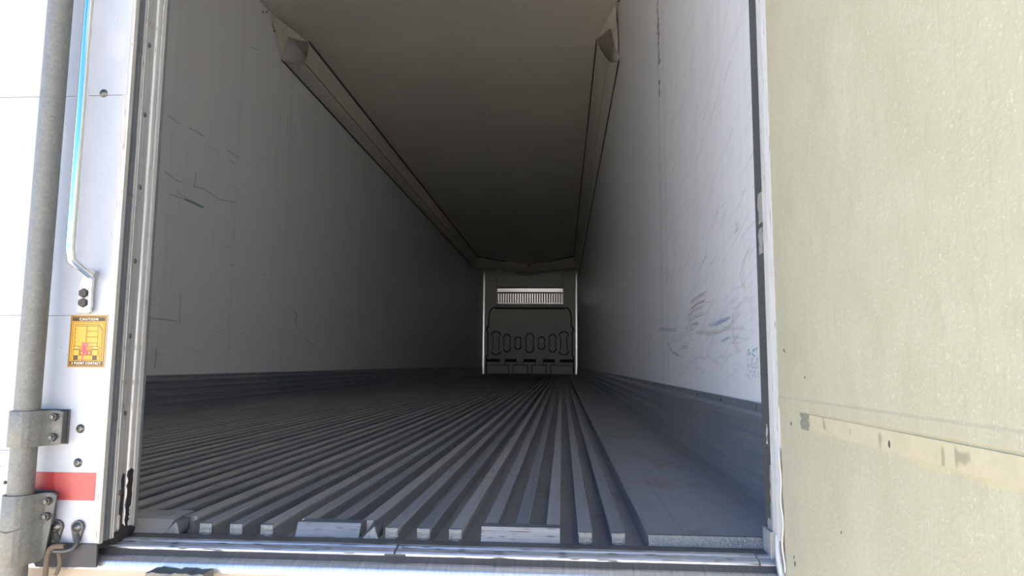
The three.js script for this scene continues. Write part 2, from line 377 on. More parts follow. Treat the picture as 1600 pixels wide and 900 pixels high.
{
  const w = structure('wall_front', 'far front wall behind the moulded bulkhead', 'wall');
  obj('wall_panel', box(-1.31, 1.31, -0.1, 2.83, -L - LB - 0.06, -L - LB), M.bulk, w);
}
// ------------------------------------------------------------------ floor of grooved aluminium
const RIB_W = 0.0225, RIB_H = 0.0175, GROOVE = -0.016, PITCH = 0.0511, RIB0 = 0.256;
{
  const f = structure('floor', 'worn grey aluminium duct floor with ribs running to the far end', 'floor');
  obj('deck', box(-HW, HW, -0.12, GROOVE, -L - LB, -0.0005), M.deck[0], f);
  // a T-bar: thin web under an overhanging tread
  const rib = prism([[-0.005, GROOVE], [0.005, GROOVE], [0.006, RIB_H - 0.008], [RIB_W / 2, RIB_H - 0.0055], [RIB_W / 2, RIB_H - 0.0012], [RIB_W / 2 - 0.0012, RIB_H], [-RIB_W / 2 + 0.0012, RIB_H], [-RIB_W / 2, RIB_H - 0.0012], [-RIB_W / 2, RIB_H - 0.0055], [-0.006, RIB_H - 0.008]], -L + 0.02, -0.004);
  const shortRib = rib.clone(); { const p = shortRib.attributes.position; for (let i = 0; i < p.count; i++) if (p.getZ(i) > -1) p.setZ(i, -0.048); }
  const endCap = box(-RIB_W / 2 + 0.0004, RIB_W / 2 - 0.0004, 0.001, RIB_H + 0.0006, -0.007, -0.0005, 0.0018);
  for (let i = -23; i <= 13; i++) {
    const x = RIB0 + PITCH * i + RIB_W / 2, covered = [[0.0, 0.24], [0.40, 0.55], [0.71, 0.845]].some(([a, b]) => x > a && x < b), r = obj('rib', covered ? shortRib : rib, M.deck[((i * 7) % 3 + 3) % 3], f);
    r.position.x = x;
    if (x > 0.15 && !covered) obj('worn_end', endCap, M.wornEnd, r);
  }
  // wide flat plates along both walls
  obj('side_plate', [box(0.9775, 1.2, GROOVE, 0.0145, -L + 0.02, -0.012), box(1.035, 1.043, 0.0145, 0.0155, -L + 0.02, -0.012)], M.deck[1], f);
  obj('side_plate', box(-1.2, -0.9445, GROOVE, 0.0145, -L + 0.02, -0.012), M.deck[1], f);
  obj('plate_edge', prismX([[-0.0125, 0.0], [-0.0005, 0.0], [-0.0045, 0.0155], [-0.0125, 0.0155]], 0.9775, 1.152), M.wornEnd, f);
  // short filler plates that close the grooves at the rear edge
  obj('filler_plate', prismX([[-0.05, 0.0], [-0.001, 0.0], [-0.008, 0.0215], [-0.03, 0.0205], [-0.05, 0.0178]], 0.7165, 0.8405), M.plate, f);
  obj('filler_plate', prismX([[-0.05, 0.0], [-0.002, 0.0], [-0.014, 0.0205], [-0.05, 0.0178]], 0.416, 0.520), M.plate, f);
  obj('filler_plate', prismX([[-0.09, 0.0], [-0.002, 0.0], [-0.03, 0.016], [-0.09, 0.0178]], 0.05, 0.199), M.deck[2], f);
  // two ribs whose ends are crushed to a point
  for (const x of [0.1985, 0.5265]) obj('crushed_end', faces([
    [[x, 0.0005, 0], [x + 0.026, 0.0005, 0.001], [x + 0.019, 0.0185, -0.002]], [[x, 0.0005, 0], [x + 0.019, 0.0185, -0.002], [x + 0.010, 0.0215, -0.034]],
    [[x, 0.0005, 0], [x + 0.010, 0.0215, -0.034], [x, 0.0005, -0.03]], [[x + 0.026, 0.0005, 0.001], [x + 0.026, 0.0005, -0.03], [x + 0.024, 0.0195, -0.034], [x + 0.019, 0.0185, -0.002]],
    [[x + 0.019, 0.0185, -0.002], [x + 0.024, 0.0195, -0.034], [x + 0.010, 0.0215, -0.034]]]), M.wornEnd, f);
}
// kick plates: ridged aluminium skirting along both walls
function kick(name, side, label) {
  const k = structure(name, label, 'skirting');
  const prof = [[0, 0.206], [0.005, 0.206], [0.006, 0.190]];
  for (const y of [0.178, 0.140, 0.101, 0.062]) { const d = 0.006 + (0.19 - y) * 0.03; prof.push([d, y + 0.011], [d + 0.011, y + 0.005], [d + 0.013, y - 0.004], [d + 0.003, y - 0.012]); }
  prof.push([0.013, 0.034], [0.019, 0.024], [0.034, 0.0146], [0, 0.0146]);
  const pts = prof.map(([d, y]) => [side * (HW - 0.0005 - d), y]);
  obj('kick_plate', prism(side > 0 ? pts.slice().reverse() : pts, -L + 0.03, -0.03), M.kick, k);
  for (let i = 0; i < 26; i++) {
    const z = -0.25 - i * 0.31 - rr(0, 0.04), g = new THREE.SphereGeometry(0.0035, 8, 5); g.scale(0.5, 1, 1); g.translate(side * (HW - 0.007), 0.196, z);
    obj('rivet', metreUV(g), M.bolt, k);
  }
}
kick('baseboard_left', -1, 'dark ridged aluminium skirting along the left wall');
kick('baseboard_right', 1, 'dark ridged aluminium skirting along the right wall with scratches');
// ------------------------------------------------------------------ sill and rear beam
{
  const t = structure('trim_1', 'worn aluminium door sill across the floor edge', 'sill');
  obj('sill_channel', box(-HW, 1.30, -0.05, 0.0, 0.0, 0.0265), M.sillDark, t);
  const strip = [[0.027, -0.012], [0.0272, -0.0008], [0.030, 0.0008], [0.039, 0.0002], [0.0415, -0.0022], [0.0445, -0.0026], [0.047, -0.0022], [0.055, -0.0042], [0.0575, -0.0065], [0.0578, -0.014]];
  obj('sill_strip', prismX(strip, -HW, 0.5915), M.sill, t);
  obj('sill_strip', prismX(strip, 0.5945, 1.128), M.sill, t);
  obj('sill_strip', prismX(strip.map(([z, y]) => [z, y - 0.001]), 1.130, 1.154), M.sill, t);
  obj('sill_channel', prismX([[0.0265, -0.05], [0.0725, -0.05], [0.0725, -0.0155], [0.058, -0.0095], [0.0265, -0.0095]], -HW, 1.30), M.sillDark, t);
  obj('sill_cut', box(0.578, 0.610, -0.0118, -0.0068, 0.0574, 0.0586), M.darkSteel, t);
}
{
  const t = structure('trim_2', 'cream rear cross beam with a rounded bright top edge', 'beam');
  const lip = [[0.072, -0.04], [0.072, -0.0155]]; for (let k = 0; k <= 12; k++) { const a = Math.PI / 2 * k / 12; lip.push([0.0745 + 0.0145 * Math.sin(a), -0.0275 + 0.0125 * Math.cos(a)]); } lip.push([0.089, -0.04]);
  obj('top_edge', toCreasedNormals(prismX(lip, -1.30, 1.30), 0.5), M.lip, t);
  obj('beam_face', box(-1.31, 1.31, -0.32, -0.0325, 0.02, 0.0893, 0.001), M.beam, t);
  obj('cross_frame', box(-1.1, 1.1, -0.32, -0.13, -L, 0.02), M.galvDark, t);
}
{
  const g = new THREE.BoxGeometry(0.088, 0.05, 0.03, 14, 6, 3), p = g.attributes.position;
  for (let i = 0; i < p.count; i++) { const x = p.getX(i), y = p.getY(i); p.setY(i, y + (y > 0 ? 0.0014 * Math.sin(x * 160) + 0.0008 * Math.sin(x * 390 + 1) : 0)); p.setZ(i, p.getZ(i) + 0.003 * Math.sin(x * 160 + y * 240)); }
  g.translate(0.286, -0.051, 0.1045); g.computeVertexNormals();
  const m = obj('dock_bumper', metreUV(g), M.galv); m.userData = { label: 'crumpled grey metal bumper plate on the cream beam under the sill', category: 'bumper' };
}
// ------------------------------------------------------------------ door_1: the closed left door
const DX = 0.15, DZ = 0.093, DTOP = 2.74;
{
  const d = structure('door_1', 'closed white left rear door with aluminium edge rails', 'door');
  obj('door_core', box(-1.29, DX - 0.004, 0.0035, DTOP, 0.006, DZ - 0.003), M.foam, d);
  obj('inner_liner', box(-1.28, DX - 0.002, 0.0035, DTOP, 0.0, 0.006), M.cream, d);
  obj('outer_panel', box(-1.29, 0.1425, 0.0035, 0.3478, DZ - 0.003, DZ + 0.0006, 0.0005), M.white, d);
  obj('outer_panel', box(-1.29, 0.1418, 0.3484, 0.7035, DZ - 0.003, DZ + 0.0002, 0.0005), M.white, d);
  obj('outer_panel', box(-1.29, 0.1465, 0.7041, DTOP, DZ - 0.003, DZ + 0.0008, 0.0005), M.white, d);
  obj('corner_cap', prismY([[0.1405, DZ - 0.002], [DX + 0.0005, DZ - 0.009], [DX + 0.002, DZ - 0.008], [DX + 0.0018, DZ + 0.0004], [0.1405, DZ + 0.0002]], 0.005, DTOP), M.cap, d);
  obj('channel', [box(DX - 0.004, DX - 0.001, 0.006, DTOP, 0.066, 0.0845), box(DX - 0.003, DX + 0.001, 0.006, DTOP, 0.073, 0.0745)], M.slate, d);
  obj('ridge', [box(DX - 0.004, DX + 0.003, 0.006, DTOP, 0.0595, 0.0625, 0.001), box(DX - 0.004, DX + 0.0015, 0.006, DTOP, 0.063, 0.0655, 0.0008)], M.rail, d);
  obj('rivet_rail', box(DX - 0.004, DX + 0.001, 0.012, DTOP, 0.0375, 0.059), M.rail, d);
  obj('edge_bar', [box(DX - 0.004, DX + 0.0042, 0.014, DTOP, 0.0225, 0.0365, 0.0035), box(DX - 0.004, DX + 0.0036, 0.014, DTOP, 0.0085, 0.0215, 0.0035)], M.railWhite, d);
  obj('edge_gasket', box(DX - 0.004, DX + 0.002, 0.014, DTOP, 0.0, 0.008, 0.002), M.slate, d);
  for (let k = 0; k < 22; k++) {
    const g = new THREE.SphereGeometry(0.0042, 12, 6, 0, Math.PI * 2, 0, Math.PI / 2); g.scale(1, 0.55, 1); g.rotateZ(-Math.PI / 2); g.translate(DX + 0.001, 0.0725 + 0.1225 * k + 0.0005 * (k % 3), 0.0505);
    obj('rivet', metreUV(g), M.bolt, d);
  }
  // where the white facing is torn away the black rubber shows
  const torn = (pts, name, mat, t) => { const g = prism(pts.map(([z, y]) => [-z, y]), 0, t); g.rotateY(Math.PI / 2); g.translate(DX, 0, 0); obj(name, metreUV(g), mat, d); };
  const jag = (z0, z1, y0, y1, n, j) => { const p = []; for (let i = 0; i <= n; i++) p.push([z0 + rr(-j, j), y0 + (y1 - y0) * i / n]); p.push([(z0 + z1) / 2, y1 + 0.004]); for (let i = n; i >= 0; i--) p.push([z1 + rr(-j, j), y0 + (y1 - y0) * i / n]); return p; };
  torn(jag(0.0235, 0.0355, 0.012, 0.104, 12, 0.0012), 'torn_rubber', M.rubber, 0.0047);
  torn(jag(0.040, 0.048, 0.01, 0.098, 12, 0.0012), 'torn_rubber', M.rubber, 0.0016);
  torn(jag(0.022, 0.0285, 0.018, 0.045, 8, 0.002), 'torn_facing', M.railWhite, 0.0054);
  torn(jag(0.047, 0.051, 0.008, 0.035, 6, 0.0015), 'torn_facing', M.railWhite, 0.0022);
  const foot = new THREE.SphereGeometry(1, 16, 10), fp = foot.attributes.position;
  for (let i = 0; i < fp.count; i++) { const x = fp.getX(i), y = fp.getY(i), z = fp.getZ(i), w = 1 + 0.12 * Math.sin(5 * x + 3 * z) + 0.1 * Math.sin(7 * y); fp.setXYZ(i, 0.148 + 0.010 * x * w, 0.008 + 0.013 * y * w, 0.036 + 0.030 * z * w); }
  foot.computeVertexNormals();
  obj('rubber_stub', metreUV(foot), M.rubber, d);
  obj('bottom_seal', [box(-1.28, DX - 0.002, -0.0035, 0.006, 0.004, DZ - 0.002)], M.rubber, d);
  obj('rubber_flap', prism([[0.058, -0.029], [0.1525, -0.0275], [0.1515, 0.006], [0.040, 0.006], [0.046, -0.010]], DZ + 0.0006, DZ + 0.0042), M.rubberGrey, d);
  // round-headed panel bolts with washers
  for (const [x, y] of [[0.1075, 0.707], [0.110, 0.175], [0.110, 0.124]]) {
    const prof = [[0, 0.0042], [0.0017, 0.0042], [0.0017, 0.0028], [0.003, 0.0034], [0.0045, 0.0026], [0.0053, 0.0012], [0.0066, 0.0010], [0.0068, 0]];
    const g = new THREE.LatheGeometry(prof.map(([r, h]) => new THREE.Vector2(r, h)), 20); g.rotateX(Math.PI / 2); g.translate(x, y, DZ + 0.0006);
    obj('panel_bolt', metreUV(g), M.bolt, d);
  }
}
// ------------------------------------------------------------------ hardware on the left door
const RODX = 0.050, RODZ = DZ + 0.036, RODR = 0.0172;
{
  const t = thing('locking_rod', 'galvanised vertical locking rod on the white left door', 'rod', [RODX, -0.12, RODZ]);
  const g = new THREE.CylinderGeometry(RODR, RODR, 2.75, 32, 1, true); g.translate(0, 2.75 / 2, 0);
  obj('tube', metreUV(g), M.galv, t);
  obj('cam_collar', metreUV(new THREE.CylinderGeometry(RODR + 0.004, RODR + 0.004, 0.05, 32).translate(0, 0.03, 0)), M.galv, t);
}
// a plate wrapped round the rod, screwed to the door on the right
function bracket(label, y0, y1, lower) {
  const t = thing('rod_bracket', label, 'bracket', [RODX, (y0 + y1) / 2, DZ + 0.0008]);
  const h = y1 - y0, rz = RODZ - DZ - 0.0008, R = RODR + 0.0046, n = 22, out = [];
  // profile in plan (x, z): flat left foot, round hump over the rod, flat right flange
  out.push([-R - 0.006, 0.002], [-R - 0.002, 0.006]);
  for (let k = 0; k <= n; k++) { const a = Math.PI - Math.PI * 0.86 * k / n; out.push([Math.cos(a) * R, rz + Math.sin(a) * R]); }
  out.push([R + 0.0015, rz + 0.001], [R + 0.004, rz - 0.008], [R + 0.008, rz - 0.0135], [R + 0.014, rz - 0.0165], [R + 0.0205, rz - 0.0185]);
  const inner = out.map(([x, z], i) => { const a = out[Math.max(0, i - 1)], b = out[Math.min(out.length - 1, i + 1)], dx = b[0] - a[0], dz = b[1] - a[1], l = Math.hypot(dx, dz); return [x + dz / l * 0.004 * 1, z - dx / l * 0.004]; });
  const loop = out.concat(inner.reverse());
  const sh = prismY(loop, -h / 2, h / 2, 0.0008);
  { const p = sh.attributes.position; for (let i = 0; i < p.count; i++) { const k = Math.max(0, (p.getX(i) - R - 0.009) / 0.0115); p.setY(i, p.getY(i) * (1 - 0.10 * k * k)); } }
  if (lower) {          // the flange tapers away below
    const p = sh.attributes.position;
    for (let i = 0; i < p.count; i++) { const x = p.getX(i), y = p.getY(i); if (x > R && y < -h * 0.1) { const k = Math.min(1, (-h * 0.1 - y) / (h * 0.25)); p.setX(i, R + (x - R) * (1 - 0.62 * k)); } }
    sh.computeVertexNormals();
  }
  obj('cover', toCreasedNormals(sh, 0.6), M.galv, t);
  obj('back_plate', box(-R - 0.007, R + (lower ? 0.006 : 0.021), -h / 2, h / 2, 0, 0.003, 0.001), M.galvDark, t);
  obj('spacer', box(R + 0.004, R + (lower ? 0.012 : 0.019), -h / 2 + (lower ? h * 0.5 : 0.002), h / 2 - 0.002, 0.003, rz - 0.022, 0.001), M.galvDark, t);
  for (const by of lower ? [h / 2 - 0.012, h / 2 - 0.034] : [h / 2 - 0.010, -h / 2 + 0.012]) {
    const b = new THREE.CylinderGeometry(0.0058, 0.0062, 0.006, 6); b.rotateX(Math.PI / 2); b.rotateZ(0.3); b.translate(R + 0.0115, by, rz - 0.0125);
    const bolt = obj('hex_bolt', metreUV(b), M.galvDark, t);
    const c = new THREE.CylinderGeometry(0.0028, 0.003, 0.003, 12); c.rotateX(Math.PI / 2); c.translate(R + 0.0115, by, rz - 0.0085); obj('bolt_end', metreUV(c), M.bolt, bolt);
  }
  if (lower) obj('crease_bead', tube([[-R - 0.001, 0.002, rz], [-R * 0.7, 0.001, rz + R * 0.72], [0, -0.001, rz + R + 0.0002], [R * 0.7, 0.003, rz + R * 0.72]], 0.0012, 24, 6), M.galv, t);
}
bracket('grey metal rod bracket with two hex bolts above the red reflective tape', 0.152, 0.204, false);
bracket('larger tapered grey rod bracket below the red reflective tape', -0.016, 0.083, true);
{
  const t = thing('grab_handle', 'polished chrome grab handle bolted to the white left door', 'handle', [0.1035, 0.352, DZ]);
  const r = 0.0075, pts = [];
  const z = 0.042;
  obj('bar', tube([[-0.0015, 2.2, z], [-0.001, 1.6, z], [-0.0005, 0.8, z], [0, 0.3, z], [0.0, 0.12, z], [0.0005, 0.086, z], [0.003, 0.073, z - 0.006], [0.010, 0.064, z - 0.020], [0.0155, 0.057, 0.014]], r, 120, 20), M.chrome, t);
  // the flattened foot
  const foot = new THREE.Shape(); foot.moveTo(-0.008, 0); foot.lineTo(0.008, 0); foot.quadraticCurveTo(0.0125, 0.004, 0.0125, 0.012); foot.lineTo(0.0125, 0.040); foot.quadraticCurveTo(0.013, 0.056, 0.016, 0.064); foot.lineTo(0.006, 0.066); foot.quadraticCurveTo(-0.007, 0.056, -0.008, 0.040); foot.closePath();
  const fg = new THREE.ExtrudeGeometry(foot, { depth: 0.004, bevelEnabled: true, bevelSize: 0.0008, bevelThickness: 0.0008, bevelSegments: 2 }); fg.translate(0, 0, 0.0012);
  obj('foot', metreUV(fg), M.cap, t);
  obj('foot_rim', tube([[0.012, 0.001, 0.008], [0.0135, 0.012, 0.009], [0.0135, 0.036, 0.010], [0.0150, 0.052, 0.012], [0.0125, 0.062, 0.020]], 0.0032, 30, 10), M.chrome, t);
  for (const y of [0.0155, 0.0305]) { const b = new THREE.CylinderGeometry(0.0068, 0.0072, 0.005, 6); b.rotateX(Math.PI / 2); b.translate(0.0005, y, 0.0082); const m = obj('hex_bolt', metreUV(b), M.darkSteel, t); m.userData.label = 'dark hex bolt'; }
}
// the caution sticker
{
  const c = document.createElement('canvas'); c.width = 600; c.height = 800; const g = c.getContext('2d');
  g.fillStyle = '#b09460'; g.fillRect(0, 0, 600, 800);
  g.fillStyle = '#4a3516'; g.fillRect(18, 18, 564, 764);
  g.fillStyle = '#cf9a2e'; g.fillRect(30, 30, 540, 740);
  g.fillStyle = '#4a3516'; g.fillRect(36, 36, 528, 62); g.fillRect(36, 702, 528, 62);
  g.fillStyle = '#dcd5be'; g.font = 'bold 54px sans-serif'; g.textAlign = 'center'; g.textBaseline = 'middle';
  g.save(); g.translate(300, 68); g.scale(1.28, 0.92); g.fillText('CAUTION', 0, 0); g.restore();
  g.save(); g.translate(300, 734); g.scale(0.98, 0.92); g.font = 'bold 56px sans-serif'; g.fillText('3 POINT CONTACT', 0, 0); g.restore();
  g.strokeStyle = '#4a3516'; g.lineWidth = 7; g.lineCap = 'butt';
  const ln = (...p) => { g.beginPath(); p.forEach(([x, y], i) => (i ? g.lineTo(x, y) : g.moveTo(x, y))); g.stroke(); };
  g.strokeRect(52, 118, 496, 566);
  // rear of the trailer: left door shut, right bay open with shelves, folded door at the right
  g.fillStyle = '#d3a23a'; g.fillRect(90, 150, 370, 330); g.strokeRect(90, 150, 370, 330);
  ln([90, 170], [460, 170]); ln([272, 170], [272, 480]); ln([288, 170], [288, 480]);
  for (const y of [250, 340, 430]) { g.fillStyle = '#8a6420'; g.fillRect(292, y - 8, 164, 12); }
  for (const y of [215, 280, 345, 410, 455]) { g.fillStyle = '#4a3516'; g.fillRect(94, y, 22, 8); }
  ln([460, 150], [530, 215], [530, 520], [460, 470]); ln([475, 150], [525, 235]);
  g.fillStyle = '#b98a2c'; g.fillRect(80, 480, 400, 46); ln([80, 480], [480, 480]); ln([80, 526], [480, 526]);
  g.fillStyle = '#fbe39a'; for (const x of [100, 135, 400, 435]) g.fillRect(x, 492, 22, 18);
  g.fillStyle = '#d3a23a'; g.fillRect(80, 530, 96, 90); g.strokeRect(80, 530, 96, 90); g.fillRect(384, 530, 96, 90); g.strokeRect(384, 530, 96, 90);
  g.fillStyle = '#3a2a14'; g.fillRect(92, 622, 70, 66); g.fillRect(398, 622, 70, 66); g.fillStyle = '#6b5a38'; g.fillRect(112, 630, 10, 50); g.fillRect(132, 630, 10, 50); g.fillRect(418, 630, 10, 50); g.fillRect(438, 630, 10, 50);
  g.fillStyle = '#7a4a1e'; g.fillRect(186, 540, 190, 16); g.fillRect(186, 600, 190, 16); g.fillRect(186, 540, 18, 70); g.fillRect(300, 540, 26, 70); g.fillRect(358, 540, 18, 70);
  ln([490, 520], [540, 600], [520, 660], [500, 590], [478, 545]);
  // the climbing figure
  g.fillStyle = '#c84a5e'; g.strokeStyle = '#c84a5e'; g.lineCap = 'round'; g.lineJoin = 'round';
  g.beginPath(); g.arc(262, 440, 20, 0, 6.3); g.fill(); g.beginPath(); g.ellipse(255, 530, 34, 66, 0, 0, 6.3); g.fill();
  g.lineWidth = 20; ln([250, 480], [228, 455], [222, 420]); ln([270, 485], [310, 470], [312, 425]); ln([265, 585], [320, 560], [322, 606]); ln([248, 590], [240, 640], [236, 690], [252, 692]);
  const tx = new THREE.CanvasTexture(c); tx.colorSpace = THREE.SRGBColorSpace; tx.anisotropy = 8; tx.magFilter = THREE.LinearFilter;
  const paper = std({ map: tx, roughness: 0.4 }), edge = std({ color: rgb(0.6, 0.45, 0.2), roughness: 0.5 });
  const g0 = new THREE.BoxGeometry(0.0605, 0.0815, 0.0006);
  const m = new THREE.Mesh(g0, [edge, edge, edge, edge, paper, edge]); shade(m); m.name = 'caution_sticker'; m.position.set(0.1113, 0.3085, DZ + 0.0011); scene.add(m);
  m.userData = { label: 'yellow CAUTION 3 POINT CONTACT sticker under the chrome handle', category: 'sticker' };
}
{
  const t = thing('reflective_tape', 'red reflective tape strip between the two rod brackets', 'tape', [0.0, 0.0, DZ + 0.0007]);
  obj('tape_end', prism([[0.040, 0.0685], [0.0805, 0.0685], [0.0775, 0.085], [0.074, 0.097], [0.0745, 0.1095], [0.040, 0.1095]], 0, 0.0005), M.red, t);
  obj('tape_face', prism([[0.0806, 0.0685], [0.1402, 0.0685], [0.1402, 0.1095], [0.0746, 0.1095], [0.0741, 0.097], [0.0776, 0.085]], 0, 0.0007), M.redPale, t);
}
{
  const t = thing('tape_plate', 'beige worn plate on the white door left of the locking rod', 'plate', [-0.06, 0.105, DZ + 0.0007]);
  obj('plate', box(-0.09, 0.066, -0.034, 0.036, 0, 0.0025, 0.001), M.tapeBeige, t);
  for (const [x, y] of [[0.045, 0.012], [0.058, -0.012]]) { const g = new THREE.SphereGeometry(0.003, 10, 6); g.scale(1, 1, 0.5); g.translate(x, y, 0.0028); obj('rivet', metreUV(g), M.darkSteel, t); }
}
{
  const t = thing('bent_hasp', 'bent rusty steel loop bolted over the black rubber flap', 'hasp', [0.1025, 0.03, DZ + 0.0008]);
  const dx = 0.0165;
  for (const s of [-1, 1]) {
    const tab = new THREE.Shape(); tab.absarc(0, 0, 0.0095, -0.5, Math.PI + 0.5); tab.lineTo(-0.0045, -0.020); tab.lineTo(0.0045, -0.020); tab.closePath();
    const g = new THREE.ExtrudeGeometry(tab, { depth: 0.003, bevelEnabled: true, bevelSize: 0.0006, bevelThickness: 0.0006, bevelSegments: 2 }); g.translate(s * dx, 0, 0.0006);
    obj('tab', metreUV(g), M.galvDark, t);
    const prof = [[0, 0.005], [0.002, 0.005], [0.002, 0.003], [0.0045, 0.0036], [0.006, 0.001], [0.0072, 0.0008], [0.0074, 0]];
    const b = new THREE.LatheGeometry(prof.map(([r, h]) => new THREE.Vector2(r, h)), 20); b.rotateX(Math.PI / 2); b.translate(s * dx, 0, 0.0042);
    obj('bolt', metreUV(b), M.bolt, t);
  }
  obj('loop', tube([[dx, -0.010, 0.004], [0.0195, -0.016, 0.006], [0.0215, -0.0225, 0.0095], [0.0180, -0.0290, 0.0132], [0.0069, -0.0317, 0.0152], [-0.0083, -0.0318, 0.0162]], 0.0036, 50, 10), M.galvDark, t);
  obj('loop', tube([[-dx, -0.010, 0.004], [-0.0125, -0.016, 0.006], [-0.0095, -0.0205, 0.0095], [-0.0085, -0.0235, 0.015]], 0.0036, 40, 10), M.galvDark, t);
  obj('hanging_rod', tube([[0.0103, -0.0235, 0.0190], [-0.0055, -0.0245, 0.0195], [-0.0120, -0.0285, 0.0195], [-0.0155, -0.038, 0.0195], [-0.0162, -0.0488, 0.0190], [-0.0163, -0.085, 0.0190]], 0.0037, 50, 10), M.rusty, t);
  obj('hanging_rod', tube([[-0.0001, -0.0343, 0.0162], [0.0015, -0.0476, 0.0145], [-0.0005, -0.057, 0.0138], [-0.0045, -0.066, 0.0130]], 0.0030, 30, 8), M.rusty, t);
}
// ------------------------------------------------------------------ right jamb and door_2, swung open
{
  const t = structure('trim_3', 'dark worn door frame post beside the right wall', 'door frame');
  obj('post', box(1.155, 1.315, -0.03, 2.83, -0.004, 0.046, 0.001), M.gasketDark, t);
  obj('post_core', box(1.185, 1.315, -0.03, 2.75, -0.05, -0.004), M.gasketDark, t);
  const scrape = (y0, y1, z0, z1, mat) => { const p = []; for (let i = 0; i <= 8; i++) p.push([z0 + rr(-0.004, 0.004), y0 + (y1 - y0) * i / 8]); for (let i = 8; i >= 0; i--) p.push([z1 + rr(-0.004, 0.004), y0 + (y1 - y0) * i / 8]); const g = prism(p.map(([z, y]) => [z, y]), 0, 0.0006); g.rotateY(-Math.PI / 2); g.translate(1.155, 0, 0); obj('scrape', metreUV(g), mat, t); };
  scrape(0.50, 0.548, 0.014, 0.040, M.rail); scrape(0.452, 0.492, 0.012, 0.034, M.rail); scrape(0.05, 0.13, 0.03, 0.042, M.rail); scrape(0.16, 0.19, 0.02, 0.024, M.railWhite); scrape(0.0, 0.05, 0.012, 0.045, M.rail);
  obj('foot_angle', box(1.149, 1.1545, -0.004, 0.035, 0.004, 0.043, 0.0006), M.rail, t);
}
{
  const d = structure('door_2', 'cream lined right rear door swung open beside the opening', 'door');
  d.position.set(1.157, 0, 0.08); d.rotation.y = 0.018;
  const W = 1.22;
  obj('door_core', box(0.006, 0.088, -0.03, 2.70, 0.0, W), M.foam, d);
  obj('outer_panel', box(0.088, 0.092, -0.03, 2.70, 0.0, W), M.white, d);
  obj('lower_liner', box(0.0004, 0.006, -0.03, 0.2185, 0.0, W, 0.0004), M.cream, d);
  obj('upper_liner', prism([[0.006, 0.2165], [0.0016, 0.2165], [-0.0014, 0.2195], [-0.0014, 0.232], [-0.0004, 0.235], [-0.0004, 2.70], [0.006, 2.70]].reverse(), 0.0, W), M.cream, d);
  // hinge-side gasket, torn open towards its foot
  const gp = [[-0.0035, -0.036], [-0.006, -0.028], [-0.0045, -0.012], [-0.0015, -0.0005], [0.012, -0.0005], [0.012, -0.036]];
  obj('gasket', prismY(gp.slice().reverse(), 0.03, 2.70), M.gasketPale, d);
  const curl = []; for (let k = 0; k <= 20; k++) { const y = 0.16 - 0.17 * k / 20; curl.push([-0.002 - 0.001 * Math.sin(k * 0.9), y, 0.0005 + 0.0012 * Math.sin(k * 0.7) + 0.004 * k / 20]); }
  obj('torn_gasket', tube(curl, 0.0019, 40, 8), M.rail, d);
  obj('torn_gasket', tube([[-0.002, 0.035, -0.018], [-0.004, 0.012, -0.012], [-0.003, -0.01, -0.006], [-0.003, -0.035, 0.0]], 0.006, 30, 8), M.rail, d);
  // the patched strip along the joint of the two liners
  const sz = 0.086;
  const strip = (z0, z1, y0, y1, t, mat, name, ragL, ragB) => {
    const p = []; const n = 22;
    for (let i = 0; i <= 6; i++) p.push([z0 + (ragL ? rr(-ragL, ragL) : 0), y1 - (y1 - y0) * i / 6]);
    for (let i = 1; i <= n; i++) p.push([z0 + (z1 - z0) * i / n, y0 + (ragB ? rr(-ragB, ragB) : 0)]);
    p.push([z1, y1]);
    const g = prism(p.map(([z, y]) => [z, y]), 0, t); g.rotateY(-Math.PI / 2); g.translate(0.0004, 0, 0);
    return obj(name, metreUV(g), mat, d);
  };
  strip(sz, sz + 0.035, 0.196, 0.2163, 0.0008, M.stripGrey, 'patch_end', 0.004, 0.001);
  strip(sz + 0.031, 0.352, 0.196, 0.2163, 0.0010, M.strip, 'patch_strip', 0.003, 0.0004);
  strip(0.346, W, 0.1945, 0.2163, 0.0016, M.strip, 'patch_strip', 0.0008, 0.0012);
  strip(0.36, W, 0.190, 0.1965, 0.0006, M.glue, 'glue_bead', 0.002, 0.0022);
  for (const [z, y, a] of [[0.326, 0.203, 0.0022], [0.047, 0.199, 0.0016], [0.108, 0.263, 0.001], [0.03, 0.30, 0.0012], [0.035, 0.298, 0.001], [0.042, 0.012, 0.0022], [0.04, 0.02, 0.0014], [0.2, 0.09, 0.0009]]) {
    const g = new THREE.SphereGeometry(1, 10, 6); g.scale(0.0006, a * 1.7, a); g.translate(0.0002 - (y > 0.2165 ? 0.0008 : z > 0.3 && z < 0.34 ? 0.0008 : 0), y, z); obj('nick', metreUV(g), M.darkSteel, d);
  }
}
